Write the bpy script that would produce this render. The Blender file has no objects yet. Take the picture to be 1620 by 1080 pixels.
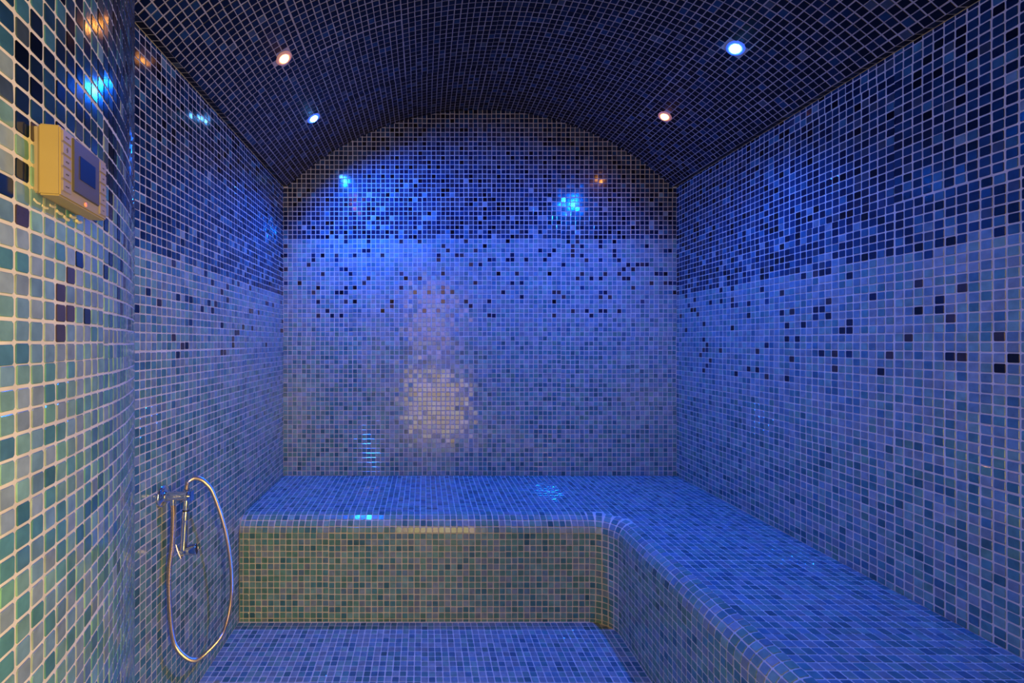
import bpy, bmesh, math
import numpy as np
from mathutils import Vector, Matrix

rng = np.random.default_rng(11)
SC = bpy.context.scene
COL = SC.collection

# ---------------------------------------------------------------- measures (metres; X right, Y into the room, Z up)
P = 0.0218                     # mosaic pitch
HC = 1.0017                    # eye height
F = 712.0                      # focal length in pixels of the 1620 px wide frame
CX, CY = 671.0, 541.0          # principal point
XL, XR = -0.663, 1.188         # side walls
YB, YN = 2.1176, -0.35         # back wall, door wall
TOP = HC - 0.6275              # bench top
YF, XI = 1.609, 0.671          # bench faces
RF, RN = 0.08, 0.0555          # inner corner radius, nose radius
SPR = HC + 0.7316              # springing of the vault
LEDGE = 0.022
VX, VR = 0.2625, 1.314         # vault axis x, radius
VZ = HC + 1.0915 - VR
VA = math.asin(0.9035 / VR)
CCX, CCY, CR = -1.716, 0.145, 1.364   # bowed wall: axis and radius

# ---------------------------------------------------------------- camera
cam = bpy.data.objects.new('camera', bpy.data.cameras.new('camera'))
COL.objects.link(cam)
cam.location = (0, 0, HC)
cam.rotation_euler = (math.pi / 2, 0, 0)
cam.data.sensor_width = 36
cam.data.lens = 36 * F / 1620
cam.data.shift_x = (810 - CX) / 1620
cam.data.shift_y = (CY - 540) / 1620
cam.data.clip_start = 0.01
SC.camera = cam

# ---------------------------------------------------------------- world, lights, exposure
world = bpy.data.worlds.new('world'); SC.world = world
world.use_nodes = True
world.node_tree.nodes['Background'].inputs[0].default_value = (0.05, 0.06, 0.1, 1)
world.node_tree.nodes['Background'].inputs[1].default_value = 0.3
SC.view_settings.view_transform = 'Standard'
SC.view_settings.look = 'None'
SC.view_settings.gamma = 1
SC.view_settings.use_curve_mapping = False
SC.view_settings.exposure = -0.17
SC.cycles.max_bounces = 6
SC.cycles.caustics_reflective = False
SC.cycles.sample_clamp_indirect = 2.0

BLUE = (0.002, 0.125, 1.0)
AMBER = (1.0, 0.36, 0.07)
WARM = (1.0, 0.69, 0.20)
BLUE_W, AMBER_W = 94.0, 1.6

def area(name, loc, rot, sx, sy, w, c):
    l = bpy.data.lights.new(name, 'AREA'); l.shape = 'RECTANGLE'; l.size = sx; l.size_y = sy
    l.energy = w; l.color = c
    o = bpy.data.objects.new(name, l); COL.objects.link(o); o.location = loc; o.rotation_euler = rot
    return o
# warm anteroom light through the doorway behind the camera, plus an added fill
def aim(d): return Vector(d).to_track_quat('-Z', 'Y').to_euler()
area('doorway_light', (0.57, -0.40, 0.95), aim((-1.0, -.18, -.12)), 0.26, 1.15, 56, WARM)  # added fill for the bowed wall, turned away from the back wall's reflection
area('doorway_light', (0.08, -0.46, 1.24), aim((-.25, 1, -.05)), 0.44, 0.74, 3.6, (1.0, .60, .34))
area('doorway_light', (0.12, -0.46, 0.38), aim((-.38, 1, -.22)), 0.62, 0.66, 9, WARM)

# ---------------------------------------------------------------- materials
def nodes(name):
    m = bpy.data.materials.new(name); m.use_nodes = True
    return m, m.node_tree, m.node_tree.nodes['Principled BSDF']

def simple(name, col, rough=0.5, metal=0.0, noise=0.0, scale=60, bump=0.0, emit=None, es=0.0, coat=0.0):
    m, nt, b = nodes(name)
    b.inputs['Base Color'].default_value = (*col, 1)
    b.inputs['Roughness'].default_value = rough
    b.inputs['Metallic'].default_value = metal
    b.inputs['Coat Weight'].default_value = coat
    if emit:
        b.inputs['Emission Color'].default_value = (*emit, 1)
        b.inputs['Emission Strength'].default_value = es
    if noise or bump:
        g = nt.nodes.new('ShaderNodeNewGeometry')
        n = nt.nodes.new('ShaderNodeTexNoise'); n.inputs['Scale'].default_value = scale
        n.inputs['Detail'].default_value = 4
        nt.links.new(g.outputs['Position'], n.inputs['Vector'])
        if noise:
            r = nt.nodes.new('ShaderNodeMapRange')
            r.inputs['From Min'].default_value = 0.25; r.inputs['From Max'].default_value = 0.75
            r.inputs['To Min'].default_value = 1 - noise; r.inputs['To Max'].default_value = 1 + noise * 0.5
            nt.links.new(n.outputs['Fac'], r.inputs['Value'])
            v = nt.nodes.new('ShaderNodeVectorMath'); v.operation = 'SCALE'
            v.inputs[0].default_value = col
            nt.links.new(r.outputs['Result'], v.inputs['Scale'])
            nt.links.new(v.outputs['Vector'], b.inputs['Base Color'])
        if bump:
            k = nt.nodes.new('ShaderNodeBump'); k.inputs['Strength'].default_value = bump
            k.inputs['Distance'].default_value = 0.001
            nt.links.new(n.outputs['Fac'], k.inputs['Height'])
            nt.links.new(k.outputs['Normal'], b.inputs['Normal'])
    return m

def tile_material(name, rough, spec):
    m, nt, b = nodes(name)
    a = nt.nodes.new('ShaderNodeAttribute'); a.attribute_name = 'tint'
    g = nt.nodes.new('ShaderNodeNewGeometry')
    n = nt.nodes.new('ShaderNodeTexNoise'); n.inputs['Scale'].default_value = 55; n.inputs['Detail'].default_value = 3
    nt.links.new(g.outputs['Position'], n.inputs['Vector'])
    r = nt.nodes.new('ShaderNodeMapRange')
    r.inputs['From Min'].default_value = 0.3; r.inputs['From Max'].default_value = 0.7
    r.inputs['To Min'].default_value = 0.82; r.inputs['To Max'].default_value = 1.16
    nt.links.new(n.outputs['Fac'], r.inputs['Value'])
    v = nt.nodes.new('ShaderNodeVectorMath'); v.operation = 'SCALE'
    nt.links.new(a.outputs['Color'], v.inputs[0]); nt.links.new(r.outputs['Result'], v.inputs['Scale'])
    nt.links.new(v.outputs['Vector'], b.inputs['Base Color'])
    b.inputs['Roughness'].default_value = rough
    b.inputs['Specular IOR Level'].default_value = spec
    b.inputs['IOR'].default_value = 1.52
    n2 = nt.nodes.new('ShaderNodeTexNoise'); n2.inputs['Scale'].default_value = 130; n2.inputs['Detail'].default_value = 1.5
    nt.links.new(g.outputs['Position'], n2.inputs['Vector'])
    k = nt.nodes.new('ShaderNodeBump'); k.inputs['Strength'].default_value = 0.085; k.inputs['Distance'].default_value = 0.0009
    nt.links.new(n2.outputs['Fac'], k.inputs['Height']); nt.links.new(k.outputs['Normal'], b.inputs['Normal'])
    return m

M_TILE = tile_material('glass_mosaic', 0.12, 0.5)
M_TILE_MATT = tile_material('matt_mosaic', 0.38, 0.16)
M_GROUT = simple('pale_grout', (0.59, 0.54, 0.47), 0.85, noise=0.22, scale=22, bump=0.5)
M_GROUT_DARK = simple('grey_grout', (0.36, 0.33, 0.34), 0.9, noise=0.25, scale=22, bump=0.5)
M_PLASTER = simple('plaster', (0.62, 0.57, 0.48), 0.9, noise=0.1, scale=8)
M_SEAL = simple('silicone_bead', (0.42, 0.36, 0.20), 0.6, noise=0.3, scale=60)
M_CHROME = simple('chrome', (0.82, 0.80, 0.78), 0.08, 1.0, bump=0.04, scale=200)
M_STEEL = simple('steel_hose', (0.66, 0.54, 0.45), 0.28, 1.0)
M_RUBBER = simple('black_rubber', (0.02, 0.02, 0.025), 0.5)
M_CREAM = simple('cream_plastic', (0.28, 0.22, 0.11), 0.42, noise=0.05, scale=40)
M_BUTTON = simple('button_plastic', (0.24, 0.20, 0.17), 0.45)
M_GREY = simple('grey_plastic', (0.07, 0.062, 0.05), 0.45)
M_MARK = simple('dark_print', (0.05, 0.045, 0.05), 0.6)
M_LED = simple('orange_indicator', (0.8, 0.25, 0.12), 0.4, emit=(1, 0.3, 0.15), es=0.35)
M_LCD = simple('blue_display', (0.001, 0.003, 0.014), 0.5, emit=(0.0, 0.02, 0.30), es=0.04)
M_FRAME = simple('door_frame_metal', (0.3, 0.3, 0.3), 0.4, 0.8)
M_BEZEL = simple('lamp_bezel', (0.55, 0.5, 0.47), 0.25, 0.6)
M_BLUE = simple('blue_lamp_lens', (0.1, 0.2, 0.8), 0.3, emit=(0.10, 0.38, 1.0), es=150)
M_AMBER = simple('amber_lamp_lens', (0.8, 0.5, 0.2), 0.3, emit=(1.0, 0.36, 0.06), es=42)
M_HALO_RIM_BLUE = simple('blue_glass_halo_rim', (0.3, 0.35, 0.6), 0.3, emit=BLUE, es=0.9)  # emission puts the lamp's bloom halo onto the glass rim
M_HALO_RIM_AMBER = simple('amber_glass_halo_rim', (0.5, 0.4, 0.33), 0.3, emit=(0.6, 0.16, 0.05), es=0.45)  # same painted halo glow, weaker, on the amber rims

# ---------------------------------------------------------------- helpers
def link(name, me, mat, parent=None):
    o = bpy.data.objects.new(name, me); COL.objects.link(o)
    if mat and not me.materials: me.materials.append(mat)
    if parent: o.parent = parent
    return o

def mesh_from(name, V, Fs, smooth=False):
    me = bpy.data.meshes.new(name); me.from_pydata([tuple(v) for v in V], [], [tuple(f) for f in Fs]); me.update()
    if smooth:
        for p in me.polygons: p.use_smooth = True
    return me

def from_bm(name, bm, mat, parent=None, smooth=False):
    me = bpy.data.meshes.new(name); bmesh.ops.recalc_face_normals(bm, faces=bm.faces)
    bm.to_mesh(me); bm.free()
    if smooth:
        for p in me.polygons: p.use_smooth = True
        me.set_sharp_from_angle(angle=math.radians(35))
    return link(name, me, mat, parent)

def box(bm, c, s, bevel=0.0, mat=None):
    r = bmesh.ops.create_cube(bm, size=1)
    vs = r['verts']
    for v in vs: v.co = Vector((v.co.x * s[0] + c[0], v.co.y * s[1] + c[1], v.co.z * s[2] + c[2]))
    if bevel:
        es = {e for v in vs for e in v.link_edges}
        r2 = bmesh.ops.bevel(bm, geom=list(es), offset=bevel, segments=2, affect='EDGES')
    if mat is not None:
        bmesh.ops.transform(bm, matrix=mat, verts=vs if not bevel else [v for v in bm.verts])
    return vs

def struct(name, lo, hi, mat):
    bm = bmesh.new()
    box(bm, [(a + b) / 2 for a, b in zip(lo, hi)], [b - a for a, b in zip(lo, hi)])
    o = from_bm(name, bm, mat); o['kind'] = 'structure'; return o

def thing(name, label, cat, mat=None, group=None):
    o = bpy.data.objects.new(name, None); COL.objects.link(o)
    if mat is not None: o.matrix_world = mat
    o['label'] = label; o['category'] = cat
    if group: o['group'] = group
    o.empty_display_size = 0.02
    return o

def lathe(bm, prof, seg=28, M=Matrix()):
    """prof: list of (r, z) from start to end around local Z."""
    rings = []
    for r, z in prof:
        if r < 1e-6: rings.append([bm.verts.new(M @ Vector((0, 0, z)))])
        else: rings.append([bm.verts.new(M @ Vector((r * math.cos(2 * math.pi * k / seg), r * math.sin(2 * math.pi * k / seg), z))) for k in range(seg)])
    for a, b in zip(rings, rings[1:]):
        for k in range(seg):
            q = (k + 1) % seg
            if len(a) == 1 and len(b) == 1: continue
            if len(a) == 1: bm.faces.new((a[0], b[k], b[q]))
            elif len(b) == 1: bm.faces.new((a[k], b[0], a[q]))
            else: bm.faces.new((a[k], b[k], b[q], a[q]))

def catmull(pts, step):
    pts = [Vector(p) for p in pts]
    pts = [2 * pts[0] - pts[1]] + pts + [2 * pts[-1] - pts[-2]]
    fine = []
    for i in range(1, len(pts) - 2):
        a, b, c, d = pts[i - 1:i + 3]
        for k in range(40):
            t = k / 40
            fine.append(0.5 * ((2 * b) + (c - a) * t + (2 * a - 5 * b + 4 * c - d) * t * t + (3 * b - a - 3 * c + d) * t ** 3))
    fine.append(pts[-2])
    L = [0]
    for a, b in zip(fine, fine[1:]): L.append(L[-1] + (b - a).length)
    n = int(L[-1] / step); A = np.array([list(v) for v in fine]); s = np.linspace(0, L[-1], n + 1)
    return [Vector((np.interp(t, L, A[:, 0]), np.interp(t, L, A[:, 1]), np.interp(t, L, A[:, 2]))) for t in s]

def tube(bm, pts, rad, seg=10):
    up = Vector((0.3, 0.2, 1)).normalized(); prev = None; n = len(pts)
    for i, p in enumerate(pts):
        t = (pts[min(i + 1, n - 1)] - pts[max(i - 1, 0)]).normalized()
        up = (up - t * up.dot(t)).normalized(); s = t.cross(up)
        r = rad(i) if callable(rad) else rad
        ring = [bm.verts.new(p + (up * math.cos(2 * math.pi * k / seg) + s * math.sin(2 * math.pi * k / seg)) * r) for k in range(seg)]
        if prev:
            for k in range(seg): bm.faces.new((prev[k], prev[(k + 1) % seg], ring[(k + 1) % seg], ring[k]))
        else: bm.faces.new(ring[::-1])
        prev = ring
    bm.faces.new(prev)

# ---------------------------------------------------------------- tiles
def template(corners, half=0.0094, rc=0.0016):
    """square glass chip, centre at origin, face up, skirt sunk into the grout."""
    def ring(h, z, c):
        if corners == 4: return [(h, h, z), (-h, h, z), (-h, -h, z), (h, -h, z)]
        k = h - c
        return [(h, k, z), (k, h, z), (-k, h, z), (-h, k, z), (-h, -k, z), (-k, -h, z), (k, -h, z), (h, -k, z)]
    n = corners
    V = ring(half, -0.0022, rc) + ring(half, 0.0004, rc) + ring(half - 0.0006, 0.0010, rc)
    Fs = []
    for lv in range(2):
        for k in range(n):
            a = lv * n + k; b = lv * n + (k + 1) % n
            Fs.append((a, b, b + n, a + n))
    return np.array(V), Fs, tuple(range(2 * n, 3 * n))

PAL = {
 'sage': (.20, .30, .29), 'lilac': (.26, .27, .32), 'mist': (.17, .24, .32), 'green': (.15, .27, .22),
 'teal': (.10, .22, .245), 'deep': (.065, .155, .185), 'petrol': (.08, .17, .25),
 'navy': (.006, .014, .045), 'ink': (.0015, .003, .011), 'royal': (.014, .040, .105), 'plum': (.035, .03, .055), 'umber': (.06, .036, .048),
 'slate': (.05, .06, .10), 'azure': (.05, .13, .22)}
PN = list(PAL); PC = np.array([PAL[k] for k in PN]) * np.array([.70, .90, .86])
BR = (0.87, 1.0, 1.12)

def pick(weights, n):
    ks = list(weights); w = np.array([weights[k] for k in ks], float); w /= w.sum()
    idx = rng.choice(len(ks), size=n, p=w)
    return np.array([PN.index(k) for k in ks])[idx]

LIGHTMIX = dict(sage=.28, lilac=.30, mist=.26, teal=.10, petrol=.06)
LOWMIX = dict(sage=.24, lilac=.17, mist=.14, green=.08, teal=.22, deep=.11, petrol=.04)
DARKMIX = dict(navy=.32, ink=.09, royal=.44, slate=.07, azure=.08)
BACKDARK = dict(navy=.30, ink=.08, royal=.20, plum=.16, slate=.26)
CEILMIX = dict(navy=.25, ink=.68, royal=.05, slate=.02)

def graded(v, hi, lo, darkmix, stray_k=1.0):
    """wall recipe by row: dark above row hi, pale with stray dark chips between lo and hi, teal below."""
    n = len(v); out = pick(LOWMIX, n)
    L = pick(LIGHTMIX, n); D = pick(darkmix, n)
    r = rng.random(n)
    mid = (v >= lo) & (v < hi); out[mid] = L[mid]
    low_blend = (v < lo) & (v > lo - 8) & (r < (v - lo + 8) / 8); out[low_blend] = L[low_blend]
    stray = mid & (rng.random(n) < stray_k * 0.06 + 0.06 * np.clip((v - lo) / (hi - lo), 0, 1)); 
    out[stray] = pick(dict(navy=.5, ink=.1, royal=.15, umber=.25 if stray_k == 1 else .7), n)[stray]
    up = v >= hi; out[up] = D[up]
    lightup = up & (rng.random(n) < 0.26 * np.exp(-(v - hi) / 4.5)); out[lightup] = pick(dict(mist=.4, azure=.4, lilac=.2), n)[lightup]
    return out

def edges(a, b, origin, step=P):
    k0 = math.ceil((a - origin) / step - 1e-6); e = [a]
    k = k0
    while origin + k * step < b - 1e-9:
        x = origin + k * step
        if x - e[-1] > 0.35 * step: e.append(x)
        k += 1
    if b - e[-1] < 0.35 * step and len(e) > 1: e.pop()
    e.append(b); return np.array(e)

MESH_CACHE = {}
def chip_mesh(corners, ci, bi, mat):
    key = (corners, ci, bi, mat.name)
    if key not in MESH_CACHE:
        V, Fs, top = template(corners)
        me = mesh_from('tile', V, Fs + [top])
        at = me.attributes.new('tint', 'FLOAT_COLOR', 'POINT')
        c = np.ones((len(V), 4)); c[:, :3] = PC[ci] * BR[bi]
        at.data.foreach_set('color', c.ravel().astype(np.float32))
        me.materials.append(mat); MESH_CACHE[key] = me
    return MESH_CACHE[key]

def project(Pw):
    y = np.maximum(Pw[:, 1], 0.02)
    return CX + F * Pw[:, 0] / y, CY - F * (Pw[:, 2] - HC) / y

def tiles(parent, surf, ue, ve, colours, corners=8, mask=None, singles=300, cap=1.04, minpx=8.5, sheet=15, mat=None):
    """lay chips between edge lines ue x ve (metres) on surface surf(u, v) -> (n,3)."""
    mat = mat or M_TILE
    uc, vc = (ue[:-1] + ue[1:]) / 2, (ve[:-1] + ve[1:]) / 2
    U, W = np.meshgrid(uc, vc, indexing='ij'); dU, dW = np.meshgrid(np.diff(ue), np.diff(ve), indexing='ij')
    I, J = np.meshgrid(np.arange(len(uc)), np.arange(len(vc)), indexing='ij')
    U, W, dU, dW, I, J = (a.ravel() for a in (U, W, dU, dW, I, J))
    C = surf(U, W)
    if mask is not None:
        k = mask(C, U, W); U, W, dU, dW, I, J, C = U[k], W[k], dU[k], dW[k], I[k], J[k], C[k]
    n = len(U)
    if n == 0: return None
    # hand-laid sheets: each sheet of chips sits a touch off its neighbours
    offs = rng.normal(0, 0.035 * P, (400, 2)); sid = ((I // sheet) * 17 + (J // sheet)) % 400
    U2 = U + offs[sid, 0] + rng.normal(0, 0.012 * P, n); W2 = W + offs[sid, 1] + rng.normal(0, 0.012 * P, n)
    C = surf(U2, W2); e = 1e-4
    Pu = (surf(U2 + e, W2) - surf(U2 - e, W2)) / (2 * e); Pv = (surf(U2, W2 + e) - surf(U2, W2 - e)) / (2 * e)
    su = np.linalg.norm(Pu, axis=1); sv = np.linalg.norm(Pv, axis=1)
    ex = Pu / su[:, None]; nz = np.cross(Pu, Pv); nz /= np.linalg.norm(nz, axis=1)[:, None]
    nz = nz + rng.normal(0, 0.013, (n, 3)); nz /= np.linalg.norm(nz, axis=1)[:, None]
    ex = ex + rng.normal(0, 0.008, (n, 3)); ex -= nz * (ex * nz).sum(1)[:, None]; ex /= np.linalg.norm(ex, axis=1)[:, None]
    ey = np.cross(nz, ex)
    gap = P * 0.135
    sx = np.clip((su * dU - gap) / (P - gap), 0.12, cap) * rng.uniform(0.975, 1.015, n)
    sy = np.clip((sv * dW - gap) / (P - gap), 0.12, cap) * rng.uniform(0.975, 1.015, n)
    ci = colours(U, W, n)
    bi = rng.choice(3, n, p=[.3, .4, .3])
    px, py = project(C)
    # how large does each chip show
    def scr(Q): a, b = project(Q); return np.stack([a, b], 1)
    s0 = scr(C); a = scr(C + ex * P) - s0; b = scr(C + ey * P) - s0
    ar = np.abs(a[:, 0] * b[:, 1] - a[:, 1] * b[:, 0])
    facing = (nz * (np.array([0, 0, HC]) - C)).sum(1) > 0
    ok = (px > 0) & (px < 1620) & (py > 0) & (py < 1080) & facing & (C[:, 1] > 0.2) & (sx > .9) & (sy > .9)
    seen = np.where(ok, ar, 0)
    order = np.argsort(-seen)[:singles]
    single = np.zeros(n, bool); single[order] = seen[order] > minpx * minpx
    for i in np.nonzero(single)[0]:
        o = bpy.data.objects.new('tile', chip_mesh(corners, ci[i], bi[i], mat)); COL.objects.link(o); o.parent = parent
        M = Matrix.Identity(4)
        for r in range(3):
            M[r][0] = ex[i, r] * sx[i]; M[r][1] = ey[i, r] * sy[i]; M[r][2] = nz[i, r]; M[r][3] = C[i, r]
        o.matrix_local = M
    rest = np.nonzero(~single)[0]; m = len(rest)
    V, Fs, top = template(corners); nv = len(V)
    X = (C[rest][:, None, :] + V[None, :, 0:1] * (ex * sx[:, None])[rest][:, None, :] +
         V[None, :, 1:2] * (ey * sy[:, None])[rest][:, None, :] + V[None, :, 2:3] * nz[rest][:, None, :]).reshape(-1, 3)
    quads = np.array(Fs); nq = len(quads)
    loops = np.concatenate([np.concatenate([quads.ravel(), np.array(top)])[None, :] + (np.arange(m) * nv)[:, None]]).ravel()
    tot = np.tile(np.array([4] * nq + [len(top)]), m); start = np.concatenate([[0], np.cumsum(tot)[:-1]])
    me = bpy.data.meshes.new('tiles_joined')
    me.vertices.add(m * nv); me.vertices.foreach_set('co', X.ravel().astype(np.float32))
    me.loops.add(len(loops)); me.loops.foreach_set('vertex_index', loops.astype(np.int32))
    me.polygons.add(len(tot)); me.polygons.foreach_set('loop_start', start.astype(np.int32)); me.polygons.foreach_set('loop_total', tot.astype(np.int32))
    me.update(calc_edges=True); me.shade_flat()
    at = me.attributes.new('tint', 'FLOAT_COLOR', 'POINT')
    c = np.ones((m, 4)); c[:, :3] = PC[ci[rest]] * (np.array(BR)[bi[rest]] * rng.uniform(.93, 1.07, m))[:, None]
    at.data.foreach_set('color', np.repeat(c, nv, axis=0).ravel().astype(np.float32))
    o = link('tile', me, mat, parent); o['kind'] = 'stuff'
    return o

def vault_z(x): return VZ + np.sqrt(np.maximum(VR ** 2 - (x - VX) ** 2, 0.01))

# ---------------------------------------------------------------- the setting
T = 0.12
wall_back = struct('wall_back', (XL - T, YB, -T), (XR + T, YB + T, HC + 1.3), M_GROUT)
wall_left = struct('wall_left', (XL - T, 0.95, -T), (XL, YB, SPR + .06), M_GROUT)
wall_right = struct('wall_right', (XR, YN - T, -T), (XR + T, YB, SPR + .06), M_GROUT)
floor = struct('floor', (XL - T, YN - T, -T), (XR + T, YB, 0), M_GROUT)

# bowed wall at the left: part of a big drum, solid back to the side wall
th0, th1 = math.asin((YN - CCY) / CR), math.asin((1.0125 - CCY) / CR)
N = 60
arc = [(CCX + CR * math.cos(th0 + (th1 - th0) * k / N), CCY + CR * math.sin(th0 + (th1 - th0) * k / N)) for k in range(N + 1)]
outline = arc + [(XL - 0.10, 1.0125), (XL - 0.10, YN)]
V = [(x, y, 0) for x, y in outline] + [(x, y, HC + 1.08) for x, y in outline]; n = len(outline)
me = mesh_from('wall_bowed', V, [(k, (k + 1) % n, (k + 1) % n + n, k + n) for k in range(n)] + [tuple(range(n))[::-1], tuple(range(n, 2 * n))])
wall_bowed = link('wall_bowed', me, M_GROUT); wall_bowed['kind'] = 'structure'

# vaulted ceiling with its narrow flat ledge along both side walls
N = 96
prof = [(XL - 0.05, SPR), (XL + LEDGE, SPR)] + [(VX + VR * math.sin(-VA + 2 * VA * k / N), VZ + VR * math.cos(-VA + 2 * VA * k / N)) for k in range(1, N)] + [(XR - LEDGE, SPR), (XR + 0.05, SPR)]
outer = [(XR + 0.05, HC + 1.25), (XL - 0.05, HC + 1.25)]
ol = prof + outer; n = len(ol)
V = [(x, YN - T, z) for x, z in ol] + [(x, YB + 0.001, z) for x, z in ol]
me = mesh_from('ceiling', V, [(k, (k + 1) % n, (k + 1) % n + n, k + n) for k in range(n)] + [tuple(range(n))[::-1], tuple(range(n, 2 * n))])
ceiling = link('ceiling', me, M_GROUT_DARK); ceiling['kind'] = 'structure'

# door wall behind the camera with the opening to the anteroom
bm = bmesh.new()
dx0, dx1, dz = -0.28, 0.665, 1.93
def bb(lo, hi): box(bm, [(a + b) / 2 for a, b in zip(lo, hi)], [b - a for a, b in zip(lo, hi)])
bb((XL - T, YN - T, 0), (dx0, YN, HC + 1.2)); bb((dx1, YN - T, 0), (XR, YN, HC + 1.2)); bb((dx0, YN - T, dz), (dx1, YN, HC + 1.2))
wd = from_bm('wall_front', bm, M_GROUT); wd['kind'] = 'structure'
bm = bmesh.new()
bb((dx0, YN - T - .01, 0), (dx0 + .03, YN + .01, dz)); bb((dx1 - .03, YN - T - .01, 0), (dx1, YN + .01, dz)); bb((dx0 + .03, YN - T - .01, dz - .03), (dx1 - .03, YN + .01, dz))
fr = from_bm('door_frame', bm, M_FRAME); fr['kind'] = 'structure'
struct('wall_anteroom_back', (-1.0, -1.9, 0), (1.4, -1.8, 2.4), M_PLASTER)
struct('wall_anteroom_left', (-1.1, -1.8, 0), (-1.0, YN - T, 2.4), M_PLASTER)
struct('wall_anteroom_right', (1.4, -1.8, 0), (1.5, YN - T, 2.4), M_PLASTER)
struct('floor_anteroom', (-1.0, -1.8, -T), (1.4, YN - T, 0), M_PLASTER)
struct('ceiling_anteroom', (-1.0, -1.8, 2.4), (1.4, YN - T, 2.5), M_PLASTER)

# ---------------------------------------------------------------- the tiled bench
bench = thing('steam_bench', 'L-shaped built-in bench covered in blue-green mosaic with rounded edge', 'bench')
bench.location = (0, 0, 0)
BG = 0.0025                    # joint between bench and walls
XLB, XRB, YBB, YNB = XL + BG, XR - BG, YB - BG, YN + .015
L1 = XI - RF - XLB; LA = RF * math.pi / 2; L3 = YF - RF - YNB

def path(u):
    """u = 0 at the start of the inner corner; returns point on the face line and outward normal."""
    beta = math.pi / 2 - np.clip(u / RF, 0, math.pi / 2)
    qx = XI - RF + RF * np.cos(beta) + np.minimum(u, 0); qy = YF - RF + RF * np.sin(beta) - np.maximum(u - LA, 0)
    return qx, qy, -np.cos(beta), -np.sin(beta)

NOSE = RN * math.pi / 2
def bench_surf(u, v):
    """v = 0 at the top edge of the nose, negative downwards."""
    qx, qy, nx, ny = path(u)
    al = np.clip(-v / NOSE, 0, 1) * math.pi / 2
    d = RN - RN * np.sin(al)
    z = TOP - RN + RN * np.cos(al) - np.maximum(-v - NOSE, 0)
    return np.stack([qx - nx * d, qy - ny * d, z], 1)

uu = np.concatenate([np.linspace(-L1, 0, 4), np.linspace(0, LA, 14)[1:], np.linspace(LA, LA + L3, 6)[1:]])
vv = np.concatenate([np.linspace(0, -NOSE, 9), [-(NOSE + TOP - RN)]])
V, Fs = [], []
for u in uu:
    V += [tuple(r) for r in bench_surf(np.full(len(vv), u), vv)]
m_ = len(vv)
for i in range(len(uu) - 1):
    for j in range(m_ - 1):
        Fs.append((i * m_ + j, i * m_ + j + 1, (i + 1) * m_ + j + 1, (i + 1) * m_ + j))
# flat top, from the nose line back to the walls
base = len(V)
for i, u in enumerate(uu):
    x, y, _ = V[i * m_]
    if u <= 0: q = (x, YBB, TOP)
    elif u >= LA: q = (XRB, y, TOP)
    else:
        t = u / LA
        cs = [(XI - RF, YBB), (XRB, YBB), (XRB, YF - RF)]
        q = (cs[0][0] + (cs[1][0] - cs[0][0]) * min(1, 2 * t), YBB, TOP) if t <= .5 else (XRB, cs[1][1] + (cs[2][1] - cs[1][1]) * (2 * t - 1), TOP)
    V.append(q)
for i in range(len(uu) - 1): Fs.append((i * m_, (i + 1) * m_, base + i + 1, base + i))
core = link('bench_core', mesh_from('bench_core', V, Fs, False), M_GROUT, bench)
core.data.flip_normals()

mixA = dict(sage=.27, lilac=.20, mist=.17, teal=.20, petrol=.08, deep=.08)
mixFace = dict(sage=.36, green=.24, lilac=.17, teal=.14, deep=.03, mist=.06)
cA = lambda U, W, n: pick(mixA, n)
cF = lambda U, W, n: pick(mixFace, n)
xe_top = edges(XLB, XRB, XI + RN)
ye_back = edges(YF + RN, YBB, YF + RN)
ye_side = edges(YNB, YF + RN, YF + RN)
top_surf = lambda u, v: np.stack([u, v, np.full(len(u), TOP)], 1)
nose_e = -np.linspace(0, NOSE, 5)[::-1]
face_e = -NOSE - edges(0, TOP - RN, 0)[::-1]
ve_all = np.concatenate([face_e, nose_e[1:]])
ue_all = np.concatenate([edges(-L1, 0, RF + RN), np.linspace(0, LA, 7)[1:], LA + edges(0, L3, P * 0.4)[1:]])
tiles(bench, bench_surf, ue_all, ve_all, cF, cap=1.12, singles=180)
tiles(bench, top_surf, xe_top, ye_back, cA, singles=0)
tiles(bench, top_surf, edges(XI + RN, XRB, XI + RN), ye_side, cA, singles=120, minpx=8)
cm = lambda C, U, W: np.hypot(C[:, 0] - (XI - RF), C[:, 1] - (YF - RF)) > RF + RN + .42 * P
tiles(bench, top_surf, edges(XI - RF, XI + RN, XI + RN), edges(YF - RF, YF + RN, YF + RN), cA, singles=0, mask=cm)

# ---------------------------------------------------------------- wall, floor and ceiling mosaic
bs = lambda u, v: np.stack([u, np.full(len(u), YB), HC + v], 1)
tiles(wall_back, bs, edges(XL, XR, XL), edges(TOP - HC, 1.13, 0.22 * P), lambda U, W, n: graded(W / P, 22.2, 5.2, BACKDARK),
      corners=4, singles=0, mask=lambda C, U, W: C[:, 2] < vault_z(C[:, 0]) + .6 * P)
ls = lambda u, v: np.stack([np.full(len(u), XL), u, HC + v], 1)
tiles(wall_left, ls, edges(1.0, YB, YB), edges(-HC, SPR - HC, 0), lambda U, W, n: graded(W / P, 10, -2, DARKMIX),
      mask=lambda C, U, W: ~((C[:, 1] > YF) & (C[:, 2] < TOP)))
rs = lambda u, v: np.stack([np.full(len(u), XR), YB - u, HC + v], 1)
tiles(wall_right, rs, edges(0, YB - YN, 0), edges(TOP - HC, SPR - HC, 0), lambda U, W, n: graded(W / P, 10, -6, DARKMIX))
ws = lambda u, v: np.stack([CCX + CR * np.cos(u / CR), CCY + CR * np.sin(u / CR), HC + v], 1)
tiles(wall_bowed, ws, edges(th0 * CR, th1 * CR, math.radians(11.5) * CR), edges(-HC, 1.09, 0), lambda U, W, n: graded(W / P, 10, 0, DARKMIX, 2.2),
      mask=lambda C, U, W: C[:, 2] < vault_z(C[:, 0]) + .6 * P)
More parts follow.
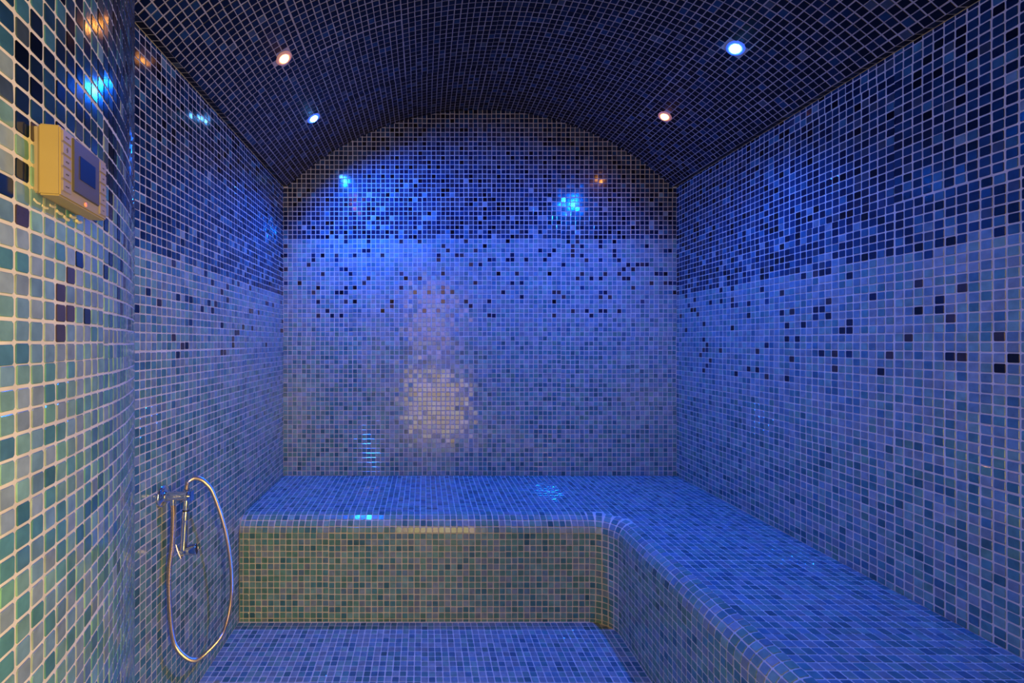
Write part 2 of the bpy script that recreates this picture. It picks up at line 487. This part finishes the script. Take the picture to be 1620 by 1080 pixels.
fs = lambda u, v: np.stack([u, v, np.zeros(len(u))], 1)
def fmask(C, U, W):
    x, y = C[:, 0], C[:, 1]
    k = np.hypot(x - CCX, y - CCY) > CR + .3 * P
    corner = (x > XI - RF) & (y > YF - RF) & (np.hypot(x - XI + RF, y - YF + RF) > RF - .2 * P)
    return k & ~corner
mixFl = dict(sage=.20, lilac=.30, mist=.22, teal=.12, petrol=.12, deep=.04)
tiles(floor, fs, edges(XL, XI, XL), edges(YN, YF, YF), lambda U, W, n: pick(mixFl, n), mask=fmask)
NC = 91
cs_ = lambda u, v: np.stack([VX + VR * np.sin(u / VR), YB - v, VZ + VR * np.cos(u / VR)], 1)

# lamp positions: where the four bright points in the vault are
def on_vault(px, py):
    a, b = (px - CX) / F, (CY - py) / F; zc = VZ - HC
    A = a * a + b * b; B = -2 * (a * VX + b * zc); C = VX ** 2 + zc ** 2 - VR ** 2
    y = (-B + math.sqrt(B * B - 4 * A * C)) / (2 * A)
    return Vector((a * y, y, HC + b * y))
LAMPS = [(496, 187, 'blue', 'blue downlight in the left slope of the vault, near the back wall', 1.3, 1.0),
         (449, 92, 'amber', 'amber downlight with grey rim in the left slope of the vault', 1.0, 1.0),
         (1052, 184, 'amber', 'amber downlight in the right slope of the vault, near the back wall', 1.0, 1.0),
         (1164, 76, 'blue', 'brightest blue downlight, in the right slope of the vault', 1.25, None)]
lamp_pts = [on_vault(l[0], l[1]) for l in LAMPS]
LPA = np.array([list(p) for p in lamp_pts])
def cmask(C, U, W):
    k = np.ones(len(C), bool)
    for p in LPA: k &= np.linalg.norm(C - p, axis=1) > 0.028
    return k
tiles(ceiling, cs_, np.linspace(-VA * VR, VA * VR, NC + 1), edges(0, YB - YN, 0), lambda U, W, n: pick(CEILMIX, n), mat=M_TILE_MATT, corners=4, mask=cmask)
lsf = lambda u, v: np.stack([u, YB - v, np.full(len(u), SPR)], 1)
tiles(ceiling, lsf, np.array([XL, XL + LEDGE]), edges(0, YB - YN, 0), lambda U, W, n: pick(CEILMIX, n), mat=M_TILE_MATT, corners=4, singles=0)
tiles(ceiling, lsf, np.array([XR - LEDGE, XR]), edges(0, YB - YN, 0), lambda U, W, n: pick(CEILMIX, n), mat=M_TILE_MATT, corners=4, singles=0)

# sealant beads in the corners
def bead(name, a, b, r, mat):
    bm = bmesh.new(); tube(bm, [Vector(a), Vector(b)], r, 8); o = from_bm(name, bm, mat, None, True); o['kind'] = 'structure'
bead('trim_1', (XL + .0005, 1.0, SPR - .0005), (XL + .0005, YB, SPR - .0005), .0022, M_SEAL)
bead('trim_2', (XR - .0005, YN, SPR - .0005), (XR - .0005, YB, SPR - .0005), .0022, M_SEAL)
bead('trim_3', (XL, YF - .0005, 0.0005), (XI - RF, YF - .0005, 0.0005), .0028, M_GROUT)

# ---------------------------------------------------------------- downlights
for (px, py, kind, label, k, tilt), p in zip(LAMPS, lamp_pts):
    nrm = Vector((VX - p.x, 0, VZ - p.z)).normalized()
    q = nrm.to_track_quat('Z', 'Y')
    M = Matrix.Translation(p) @ q.to_matrix().to_4x4()
    t = thing('downlight', label, 'lamp', M)
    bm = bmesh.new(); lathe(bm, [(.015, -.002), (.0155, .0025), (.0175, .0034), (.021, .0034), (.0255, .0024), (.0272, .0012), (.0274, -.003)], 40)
    from_bm('bezel', bm, M_HALO_RIM_BLUE if kind == 'blue' else M_HALO_RIM_AMBER, t, True)
    bm = bmesh.new(); lathe(bm, [(.0152, -.001), (.0148, .0030), (.0130, .0058), (.009, .0078), (.004, .0086), (0, .0088)], 32)
    from_bm('lens', bm, M_BLUE if kind == 'blue' else M_AMBER, t, True)
    l = bpy.data.lights.new('lamp_light', 'SPOT'); l.energy = (BLUE_W if kind == 'blue' else AMBER_W) * k
    l.color = BLUE if kind == 'blue' else AMBER; l.spot_size = math.radians(160); l.spot_blend = 1.0; l.shadow_soft_size = 0.010
    o = bpy.data.objects.new('lamp_light', l); COL.objects.link(o); o.parent = t
    o.location = (0, 0, .021); # the brightest one is swivelled towards the far left corner
    d = Vector((-.50, .20, -.84)) if tilt is None else nrm * tilt + Vector((0, 0, -1)) * (1 - tilt)
    o.rotation_euler = aim(q.inverted() @ d)
    if tilt is None: l.spot_size = math.radians(150)

# ---------------------------------------------------------------- steam controller on the bowed wall
# local frame: x along the wall away from the camera, y up, z off the wall
y0 = 0.4395
h = math.radians(12.7)
ox = np.array([-math.sin(h), math.cos(h), 0]); oz = np.array([math.cos(h), math.sin(h), 0])
M = Matrix(((ox[0], 0, oz[0], -0.3775), (ox[1], 0, oz[1], y0), (0, 1, 0, HC + 0.1446), (0, 0, 0, 1)))
ctl = thing('steam_controller', 'cream wall control box with small blue screen and side keys on bowed tiled wall', 'controller', M)
CW, CH, CD = 0.0973, 0.0698, 0.0190
def part(name, c, s, mat, bevel=0.0, parent=ctl):
    bm = bmesh.new(); box(bm, c, s, bevel); return from_bm(name, bm, mat, parent, bevel > 0)
part('housing', (CW / 2, CH / 2, CD / 2), (CW, CH, CD), M_CREAM, .0016)
part('bracket', (CW / 2 - .002, CH / 2 + .001, -.0048), (CW - .014, CH - .004, .0100), M_BUTTON, .001)
pan = part('screen_panel', (CW * .507, CH * .56, CD + .0004), (CW * .565, CH * .79, .0026), M_GREY, .0008)
dsp = part('display', (CW * .512, CH * .575, CD + .0018), (CW * .335, CH * .35, .0008), M_LCD, .0, pan)
for side in (0, 1):
    x = CW * (.112 if side == 0 else .897)
    for r in range(5):
        z = CH * (.135 + .178 * r + (0.03 if side == 0 else 0.0))
        bt = part('button', (x, z, CD + .0001), (CW * .165, CH * .160, .0020), M_BUTTON, .0007)
        w = (.0052, .0040, .0046, .0030, .0050)[r]
        bm = bmesh.new()
        if r == 3 and side == 0:
            box(bm, (x, z, CD + .0012), (.0009, .0050, .0004)); box(bm, (x, z, CD + .0012), (.0026, .0009, .0004))
        elif r == 2 and side == 1:
            box(bm, (x, z, CD + .0012), (.0034, .0009, .0004)); box(bm, (x, z, CD + .0012), (.0009, .0034, .0004))
        elif side == 0:
            for q in range(4): box(bm, (x - w / 2 + q * w / 3, z + .0004 * (q % 2), CD + .0012), (w / 5, .0013, .0004))
        else: box(bm, (x, z, CD + .0012), (.0036, .0010, .0004))
        from_bm('symbol', bm, M_MARK, bt)
bm = bmesh.new(); lathe(bm, [(.0024, -.001), (.0024, .0008), (.0012, .0012), (0, .0013)], 16, Matrix.Translation((CW * .50, CH * .075, CD)))
o = from_bm('indicator', bm, M_LED, ctl, True); o['label'] = 'small orange indicator'
# smear of old sealant on the tiles around the box
bm = bmesh.new()
for k in range(7):
    a = Vector((.004 + .0135 * k, -.004 - .0025 * math.sin(k * 2.1), -.0066)); b = a + Vector((.011, -.0015 * math.cos(k * 1.7), -.0004))
    tube(bm, [a, (a + b) / 2 + Vector((0, -.001, 0)), b], .0019, 7)
o = from_bm('sealant', bm, M_GROUT, ctl, True)

# ---------------------------------------------------------------- wall outlet and hand spray
yo, zo = 1.138, HC - 0.389
RX = Matrix.Rotation(math.pi / 2, 4, 'Y')      # local z -> +X
Mo = Matrix.Translation((XL, yo, zo)) @ RX
out = thing('wall_outlet', 'chrome wall outlet and holder on round plate in left wall', 'tap', Matrix.Translation((XL, yo, zo)))
Lm = RX
bm = bmesh.new(); lathe(bm, [(0, .0), (.027, .0), (.027, .004), (.0255, .0062), (.021, .0085), (.0145, .0105), (.0125, .013), (0, .013)], 40, Lm); from_bm('wall_plate', bm, M_CHROME, out, True)
bm = bmesh.new(); lathe(bm, [(0, .010), (.0112, .010), (.0118, .016), (.0108, .019), (.0108, .060), (.0118, .062), (.0118, .066), (.0105, .0675), (0, .0675)], 36, Lm); from_bm('body', bm, M_CHROME, out, True)
bm = bmesh.new(); lathe(bm, [(.0, -.022), (.0066, -.022), (.0070, -.0195), (.0070, -.012), (.0085, -.0105), (.0085, -.006), (0, -.006)], 6 * 4, Matrix.Translation((.0285, 0, 0))); from_bm('outlet_nut', bm, M_CHROME, out, True)
bm = bmesh.new(); lathe(bm, [(0, 0), (.0035, 0), (.0035, .008), (0, .008)], 16, Matrix.Translation((.066, 0, 0)) @ RX); box(bm, (.0755, .0, .001), (.0035, .015, .025), .0); from_bm('holder_cap', bm, M_CHROME, out, True)
bm = bmesh.new()   # open cradle ring the spray hangs in
Mr = Matrix.Translation((.0535, .0165, .001))
lathe(bm, [(.0062, -.011), (.0088, -.011), (.0092, -.009), (.0088, .011), (.0066, .011), (.0062, -.011)], 24, Mr); box(bm, (.0535, .0075, 0), (.008, .006, .012)); from_bm('cradle', bm, M_CHROME, out, True)

spray = thing('hand_spray', 'chrome hand spray hanging head down on a looped metal hose, left wall', 'shower', Matrix.Translation((XL, yo, zo)))
def W(px, py, X):     # a point seen at px, py that stands at X
    y = F * X / (px - CX); return Vector((X - XL, y - yo, HC - (py - CY) / F * y - zo))
sp_x = .0535; sy_ = .0165
hp = [Vector((.0285, 0, -.020)), Vector((.0283, 0.001, -.055)), Vector((.0255, .001, -.12)), W(268.3, 897, -.641), W(267.7, 941, -.640), W(272, 998, -.634),
      W(282, 1028, -.627), W(307, 1044, -.617), W(332, 1027, -.607), W(354, 998, -.597), W(365, 954, -.592), W(366, 904, -.590), W(357, 841, -.591), W(338.5, 783, -.596),
      W(325, 763, -.600), W(310, 756, -.604), W(298, 762, -.608), Vector((sp_x, sy_, .014)), Vector((sp_x, sy_, -.020))]
pts = catmull(hp, .00105)
bm = bmesh.new(); tube(bm, pts, lambda i: .0060 if i % 3 else .0050, 10)
from_bm('hose', bm, M_STEEL, spray, True)
hx, hy = sp_x, sy_
ax = Vector((-.0055, -.001, -.100)); q = ax.normalized().to_track_quat('Z', 'Y').to_matrix().to_4x4()
Mh = Matrix.Translation((hx, hy, -.014)) @ q
bm = bmesh.new(); lathe(bm, [(0, 0), (.0056, 0), (.0064, .004), (.0070, .026), (.0066, .028), (0, .028)], 24, Mh); from_bm('hose_nut', bm, M_CHROME, spray, True)
bm = bmesh.new(); lathe(bm, [(0, .027), (.0080, .027), (.0082, .029), (.0080, .031), (0, .031)], 24, Mh); from_bm('seal_ring', bm, M_RUBBER, spray, True)
bm = bmesh.new(); lathe(bm, [(0, .030), (.0082, .030), (.0090, .034), (.0090, .052), (.0082, .053), (.0078, .056), (.0086, .070), (.0092, .095), (.0088, .118), (.0100, .124), (.0098, .134), (.006, .140), (0, .141)], 28, Mh); from_bm('handle', bm, M_CHROME, spray, True)
hd = Mh @ Vector((0, 0, .133))
Mhd = Matrix.Translation(hd) @ Vector((1, .25, .10)).normalized().to_track_quat('Z', 'Y').to_matrix().to_4x4()
bm = bmesh.new(); lathe(bm, [(0, -.010), (.008, -.009), (.0105, -.004), (.0110, .006), (.0125, .012), (.0142, .016), (.0142, .030), (.0130, .0315), (.0128, .0305), (0, .0305)], 32, Mhd); from_bm('spray_head', bm, M_CHROME, spray, True)
bm = bmesh.new(); lathe(bm, [(0, .0306), (.0122, .0306), (.0122, .0312), (0, .0314)], 24, Mhd); from_bm('spray_face', bm, M_RUBBER, spray, True)
bm = bmesh.new(); a = hd + Vector((-.016, -.006, .020)); b = hd + Vector((-.001, -.010, -.014))
tube(bm, [a, (a * .6 + b * .4) + Vector((-.0012, 0, 0)), b], lambda i: (.0020, .0026, .0022)[i], 8); tube(bm, [b, hd + Vector((0, 0, -.006))], .0022, 8)
from_bm('trigger', bm, M_CHROME, spray, True)
